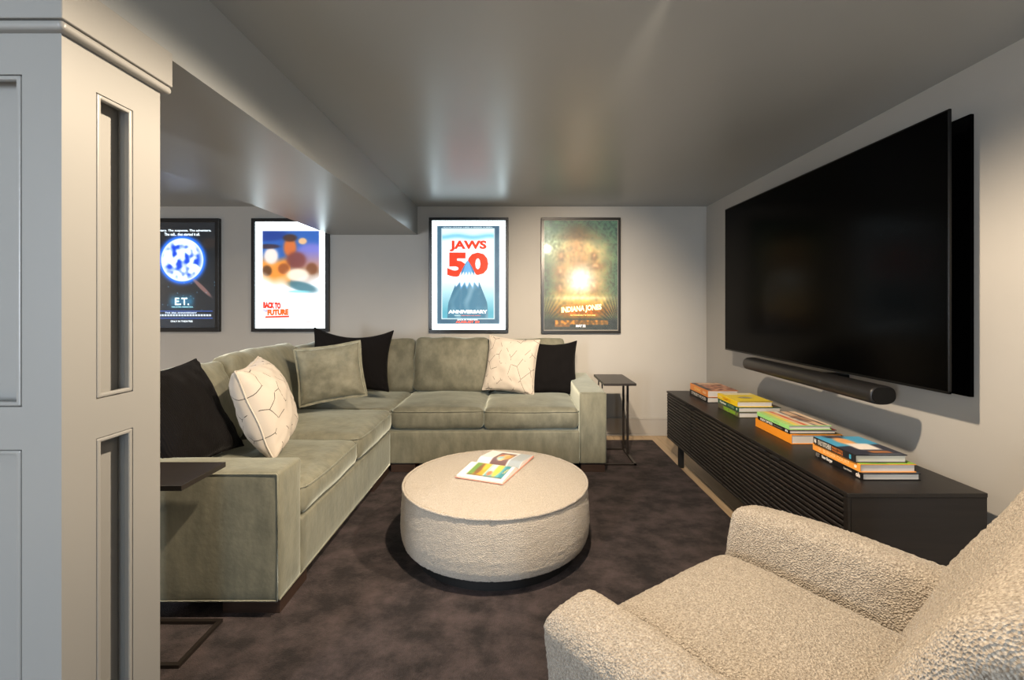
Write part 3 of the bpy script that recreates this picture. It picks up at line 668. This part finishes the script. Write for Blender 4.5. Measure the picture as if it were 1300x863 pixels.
# ================================================================ SECTIONAL SOFA
sf = thing('sectional_sofa', 'sage green velvet corner sofa along the poster wall', 'sofa', (-.912, 3.34, RZ))
V1 = M['velvet']
def SB(name, x0, x1, y0, y1, z0, z1, r, crown=(0, 0, 0), wr=.003, step=.035, m=None, f=None, seed=0, wscale=5, label=None):
    c = Vector(((x0+x1)/2, (y0+y1)/2, (z0+z1)/2))
    bm = softbox(x1-x0, y1-y0, z1-z0, r, step, crown, wr, wscale, seed, f)
    return obj(name, move(bm, c), m or V1, sf, smooth=True, label=label)
UB = .086
SB('base', -1.93, -.912, 1.972, 3.34, UB, .318, .012, wr=.0015)
SB('base', -1.93, .438, 3.342, 4.375, UB, .318, .012, wr=.0015)
SB('arm', -1.93, -.912, 1.78, 1.97, UB, .578, .014, (0, .004, .003), .002)
SB('arm', .440, .630, 3.34, 4.37, UB, .594, .014, (.003, .0, .003), .002)
SB('back_frame', -1.93, -1.76, 1.972, 4.375, .318, .80, .02, wr=.002)
SB('back_frame', -1.758, .438, 4.215, 4.375, .318, .80, .02, wr=.002)
# piping along the arm and base edges
bm = tube(bmesh.new(), [(-1.92, 1.7805, .572), (-.921, 1.7805, .572), (-.917, 1.7805, .566), (-.917, 1.7805, UB+.004), (-1.92, 1.7805, UB+.004)], .0035, 6); tube(bm, [(-.9135, 1.79, UB+.003), (-.9135, 3.33, UB+.003)], .0035, 6)
obj('welt', bm, V1, sf, smooth=True)
bm = tube(bmesh.new(), [(.444, 3.3405, UB+.01), (.444, 3.3405, .585), (.452, 3.3405, .590), (.620, 3.3405, .590), (.626, 3.3405, .584), (.626, 3.3405, UB+.01)], .003, 6)
obj('welt', bm, V1, sf, smooth=True)
def seatc(x0, x1, y0, y1, z0, z1, seed, cr=.022, fr=(0, 0)):
    def f(p, u):
        if abs(u[2]) < .99:  # gentle belly of the boxing
            pass
        return p
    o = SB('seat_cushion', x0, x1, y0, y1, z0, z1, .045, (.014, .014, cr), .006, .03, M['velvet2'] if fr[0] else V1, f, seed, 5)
    # welt sub-part round the top and bottom edge
    c = Vector(((x0+x1)/2, (y0+y1)/2, 0)); hw, hd = (x1-x0)/2, (y1-y0)/2; bm = bmesh.new()
    for zz_ in (z1-.022,):
        pts = []; rr = .045
        for qx, qy, a0 in ((hw-rr, hd-rr, 0), (-(hw-rr), hd-rr, 90), (-(hw-rr), -(hd-rr), 180), (hw-rr, -(hd-rr), 270)):
            for k in range(5):
                a = math.radians(a0+k*22.5); pts.append((qx+rr*.97*math.cos(a), qy+rr*.97*math.sin(a)))
        full = []
        for i in range(len(pts)):
            a, b = pts[i], pts[(i+1) % len(pts)]; n = max(1, int(math.hypot(a[0]-b[0], a[1]-b[1])/.04))
            for k in range(n):
                xx = a[0]+(b[0]-a[0])*k/n; yy = a[1]+(b[1]-a[1])*k/n; ux, uy = xx/hw, yy/hd
                xx2 = xx+ux*.010*(1-uy*uy); yy2 = yy+uy*.010*(1-ux*ux)
                nv = noise.noise_vector(Vector((xx*5+seed*7.3, yy*5, .06*5)))*.006
                full.append((c.x+xx2+nv.x, c.y+yy2+nv.y, zz_+nv.z*.6))
        tube(bm, full, .0032, 6, True)
    obj('welt', bm, V1, o, smooth=True)
    return o
seatc(-1.70, -.905, 1.975, 2.655, .322, .462, 1)
seatc(-1.70, -.897, 2.645, 3.335, .330, .480, 2, .030)
seatc(-1.70, -.925, 3.30, 4.07, .325, .482, 3, .012)
seatc(-.915, -.252, 3.352, 4.10, .322, .478, 4, .026, (1, 0))
seatc(-.248, .437, 3.352, 4.10, .322, .476, 5, .022, (1, 0))
# back cushions: leaning box cushions
def backc(cx_, cy_, zb, w, h, t, face, lean, seed, m=None, wr=.017, label=None, roll=0):
    """face: direction the front looks (deg about z, 0 = -y)"""
    def f(p, u):
        k = .025*(u[2]**2)*(1-abs(u[0]))   # dog-eared corners
        p = Vector((p.x*(1-.03*max(0, u[2])), p.y*(1-.25*max(0, u[2])), p.z-.012*(1-u[0]**2)*max(0, u[2])*0+.012*(u[0]**4)*max(0, u[2])))
        cr = (max(0, abs(u[0])-.7)/.3)**2
        p.y += .006*math.sin(p.z*60+seed)*cr
        return p
    bm = softbox(w, t, h, .05, .028, (.012, .05, .012), wr, 7, seed, f)
    bm2 = bmesh.new()
    R_ = Matrix.Rotation(math.radians(face), 3, 'Z') @ Matrix.Rotation(math.radians(-lean), 3, 'X') @ Matrix.Rotation(math.radians(roll), 3, 'Y')
    bm2.free(); move(bm, Vector((cx_, cy_, zb)) + R_ @ Vector((0, 0, h/2)), R_)
    return obj('back_cushion', bm, m or V1, sf, smooth=True, label=label)
backc(-1.62, 2.33, .455, .66, .45, .17, 90, 14, 11)
backc(-1.61, 3.05, .470, .80, .47, .19, 90, 12, 12)
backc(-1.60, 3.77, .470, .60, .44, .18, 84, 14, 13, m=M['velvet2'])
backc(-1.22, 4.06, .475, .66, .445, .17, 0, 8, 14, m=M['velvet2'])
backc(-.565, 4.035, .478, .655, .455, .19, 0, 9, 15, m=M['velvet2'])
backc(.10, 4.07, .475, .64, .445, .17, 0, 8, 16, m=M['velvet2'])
for (a, b, c, e) in ((-1.148, -.924, 1.815, 2.045), (-1.148, -.924, 3.0, 3.34), (-.915, -.74, 3.36, 3.55), (.45, .622, 3.36, 3.55), (-1.92, -1.75, 1.815, 2.045), (.45, .622, 4.15, 4.35)):
    obj('foot', B(a, b, c, e, RZ, UB+.001, bev=.002), M['foot'], sf)

# ================================================================ THROW PILLOWS
def pillow(label, w, h, t, c, face, lean, roll, m, edge_m, seed, pinch=.10, flange=0, group=None, sag=0, rib=False):
    """soft knife-edged pillow; c = centre, built in its own xy-plane (x width, y height, z out of the face)"""
    o = thing('throw_pillow', label, 'pillow', c, 0, group)
    R_ = Matrix.Rotation(math.radians(face), 3, 'Z') @ Matrix.Rotation(math.radians(-lean), 3, 'X') @ Matrix.Rotation(math.radians(roll), 3, 'Y') @ Matrix.Rotation(math.pi/2, 3, 'X')
    o.rotation_euler = R_.to_euler()
    N_ = 34; bm = bmesh.new(); g = {}
    def sm(i): s_ = -1+2*i/N_; return math.copysign(1-(1-abs(s_))**1.35, s_)
    def edge(u, v):
        x = w/2*u*(1-pinch*(1-v*v)*abs(u)**1.5); y = h/2*v*(1-pinch*(1-u*u)*abs(v)**1.5)
        if sag and v > 0: y -= sag*(1-u*u)*v**2
        nz = noise.noise(Vector((u*1.7+seed, v*1.7, 2)))*.012
        return x, y, nz
    for sd in (1, -1):
        for i in range(N_+1):
            for j in range(N_+1):
                u, v = sm(i), sm(j); e = i in (0, N_) or j in (0, N_)
                if e and sd == -1: g[(sd, i, j)] = g[(1, i, j)]; continue
                x, y, nz = edge(u, v)
                th = t/2*(max(0, (1-u*u))*max(0, (1-v*v)))**.42
                rad = noise.noise(Vector((u*4+seed*3, v*4, sd*5)))*.010*(1-.6*u*u) + noise.noise(Vector((u*11+seed, v*11, sd*3)))*.003
                # creases running in from the corners
                cz = .004*math.sin((abs(u)-abs(v))*22+seed)*max(0, abs(u)+abs(v)-.9)
                g[(sd, i, j)] = bm.verts.new((x, y, nz + (0 if e else sd*(th + (rad+cz)*(1 if th > .01 else .3)))))
    for sd in (1, -1):
        for i in range(N_):
            for j in range(N_):
                vs = [g[(sd, i, j)], g[(sd, i+1, j)], g[(sd, i+1, j+1)], g[(sd, i, j+1)]]
                if sd == -1: vs.reverse()
                bm.faces.new(vs)
    obj('cover', bm, m, o, world=False, smooth=True)
    pts = []
    for k in range(4*N_):
        q, r_ = divmod(k, N_); s_ = sm(r_)
        u, v = [(s_, -1), (1, s_), (-s_, 1), (-1, -s_)][q]; pts.append(edge(u, v))
    bm = bmesh.new()
    if flange:
        R1 = [bm.verts.new(p) for p in pts]; n = len(pts); R2 = []
        for p in pts:
            l = math.hypot(p[0], p[1]); sx, sy = p[0]/(w/2), p[1]/(h/2); d_ = Vector((math.copysign(abs(sx)**6, sx), math.copysign(abs(sy)**6, sy), 0)); d_ = d_.normalized() if d_.length > 1e-6 else Vector((p[0]/l, p[1]/l, 0))
            R2.append(bm.verts.new((p[0]+d_.x*flange, p[1]+d_.y*flange, p[2]+.003*math.sin(p[0]*70))))
        R3 = [bm.verts.new((v.co.x, v.co.y, v.co.z-.004)) for v in R2]; R4 = [bm.verts.new((v.co.x, v.co.y, v.co.z-.004)) for v in R1]
        for A, C in ((R1, R2), (R2, R3), (R3, R4)):
            for k in range(n): bm.faces.new((A[k], A[(k+1) % n], C[(k+1) % n], C[k]))
        obj('flange', bm, edge_m, o, world=False, smooth=False)
    else:
        tube(bm, pts, .004, 6, True); obj('piping', bm, edge_m, o, world=False, smooth=True)
    return o
def at(x, y, Y): return ((x-658)/594*Y, Y, EYE-(y-389)/594*Y)
PIL = 'throw pillows on the sectional sofa'
pillow('black ribbed pillow on the near end of the sofa', .44, .50, .16, (-1.53, 2.15, .715), 84, 28, -3, M['black_velvet'], M['black_velvet'], 1, .10, group=PIL)
pillow('cream line-patterned pillow leaning on the near black pillow', .43, .46, .24, (-1.295, 2.40, .708), 104, 20, -4, M['linen'], M['linen_edge'], 2, .08, group=PIL)
pillow('plain sage velvet pillow with a flanged edge', .40, .36, .15, at(420, 473, 3.10), 18, 14, -7, M['velvet2'], V1, 3, .07, flange=.016, group=PIL)
pillow('black pillow leaning in the sofa corner', .60, .48, .17, at(446, 456, 3.62), 10, 14, 3, M['black_velvet'], M['black_velvet'], 4, .10, group=PIL, sag=.05)
pillow('cream line-patterned pillow near the far arm', .43, .46, .16, at(649, 463, 3.88), -8, 14, 5, M['linen'], M['linen_edge'], 5, .08, group=PIL)
pillow('black pillow beside the far arm behind the cream one', .45, .46, .16, at(700, 466, 3.97), 8, 12, 2, M['black_velvet'], M['black_velvet'], 6, .10, group=PIL, sag=.02)

# ================================================================ SIDE TABLES
def ctable(label, x0, x1, y0, y1, zt, open_dir, zb=RZ):
    t = thing('side_table', label, 'side table', ((x0+x1)/2, (y0+y1)/2, zb), 0, None); b = .009
    obj('top', B(x0, x1, y0, y1, zt-.018, zt, bev=.0015), M['table_top'], t)
    bm = bmesh.new()
    if open_dir == 'x':   # posts on the +x side, base bars along x
        xs = x1-.008
        box(bm, x0, xs+b, y0, y0+b*1.6, zb, zb+.012); box(bm, x0, xs+b, y1-.10, y1-.10+b*1.6, zb, zb+.012); box(bm, xs-b, xs+b, y0, y1-.09, zb, zb+.012)
        obj('base_frame', bm, M['bronze'], t)
        for yy in (3.75, 3.90): obj('post', B(xs-.008, xs+.008, yy-.008, yy+.008, zb+.012, zt-.018), M['bronze'], t)
        obj('under_rail', B(xs-.012, xs+.012, 3.70, 3.95, zt-.030, zt-.018), M['bronze'], t)
        for yy in (3.6, 3.76): obj('clip', B(x0+.002, x0+.010, yy, yy+.02, zt-.055, zt-.018), M['plastic'], t)
    else:
        box(bm, x0, x1-.03, y0+.03, y0+.045, zb, zb+.012); box(bm, x0, x1-.03, y1+.015, y1+.03, zb, zb+.012); box(bm, x1-.045, x1-.03, y0+.045, y1+.015, zb, zb+.012); box(bm, x0, x0+.015, y0+.045, y1+.015, zb, zb+.012)
        obj('base_frame', bm, M['bronze'], t)
        for yy in ((y0+y1)/2-.06, (y0+y1)/2+.06): obj('post', B(x0+.0, x0+.016, yy-.008, yy+.008, zb+.012, zt-.018), M['bronze'], t)
    return t
ctable('dark side table at the far arm of the sofa by the wall', .641, .884, 3.50, 3.98, .634, 'x')
ctable('dark side table at the near arm of the sofa behind the column', -1.56, -1.084, 1.505, 1.735, .634, 'y')

# ================================================================ BOUCLE ARMCHAIR
TH = math.radians(34)
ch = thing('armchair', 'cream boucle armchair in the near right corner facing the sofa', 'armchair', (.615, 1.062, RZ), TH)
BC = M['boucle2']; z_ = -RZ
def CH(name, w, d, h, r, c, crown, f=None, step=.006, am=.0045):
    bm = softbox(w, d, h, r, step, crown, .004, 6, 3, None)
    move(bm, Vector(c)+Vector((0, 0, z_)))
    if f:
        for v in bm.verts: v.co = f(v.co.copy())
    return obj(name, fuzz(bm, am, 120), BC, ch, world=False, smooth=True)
def seatf(p):
    p.z -= .02*max(0, (p.y-.22)/.13)**2*min(1, max(0, (p.z-.26)/.1))
    p.x *= 1+.0*p.y
    return p
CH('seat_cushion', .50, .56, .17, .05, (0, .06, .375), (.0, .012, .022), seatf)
def armf(sg):
    def f(p):
        # crest leans outward; front droops a little and the top rolls over
        k = max(0, (p.z+RZ-.20)/.36)
        q = min(1, max(0, (sg*p.x-.24)/.19)); p.x += sg*(.075 if sg > 0 else .055)*k**1.3*(1-.5*q)
        p.z -= (.035 if sg > 0 else .03)*q*q*min(1, k) + (.042*min(1, k) if sg < 0 else 0)
        p.z -= .012*max(0, (p.y-.10)/.22)**2*min(1, k)
        return p
    return f
for sg in (1, -1):
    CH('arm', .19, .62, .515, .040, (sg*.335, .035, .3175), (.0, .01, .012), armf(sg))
def backf(p):
    zz_ = p.z+RZ-.45
    p.y -= .54*max(zz_, -.12)
    p.y += (1.0 if p.x > 0 else .25)*max(0, abs(p.x)-.12)**2      # wraps forward at the sides
    return p
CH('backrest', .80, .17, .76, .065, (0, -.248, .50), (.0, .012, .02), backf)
bm = lathe([(0, 0), (.27, 0), (.27, .04), (.05, .05), (.05, .1), (0, .1)], 48, 0, 0)
obj('swivel_base', bm, M['black_base'], ch, world=False)
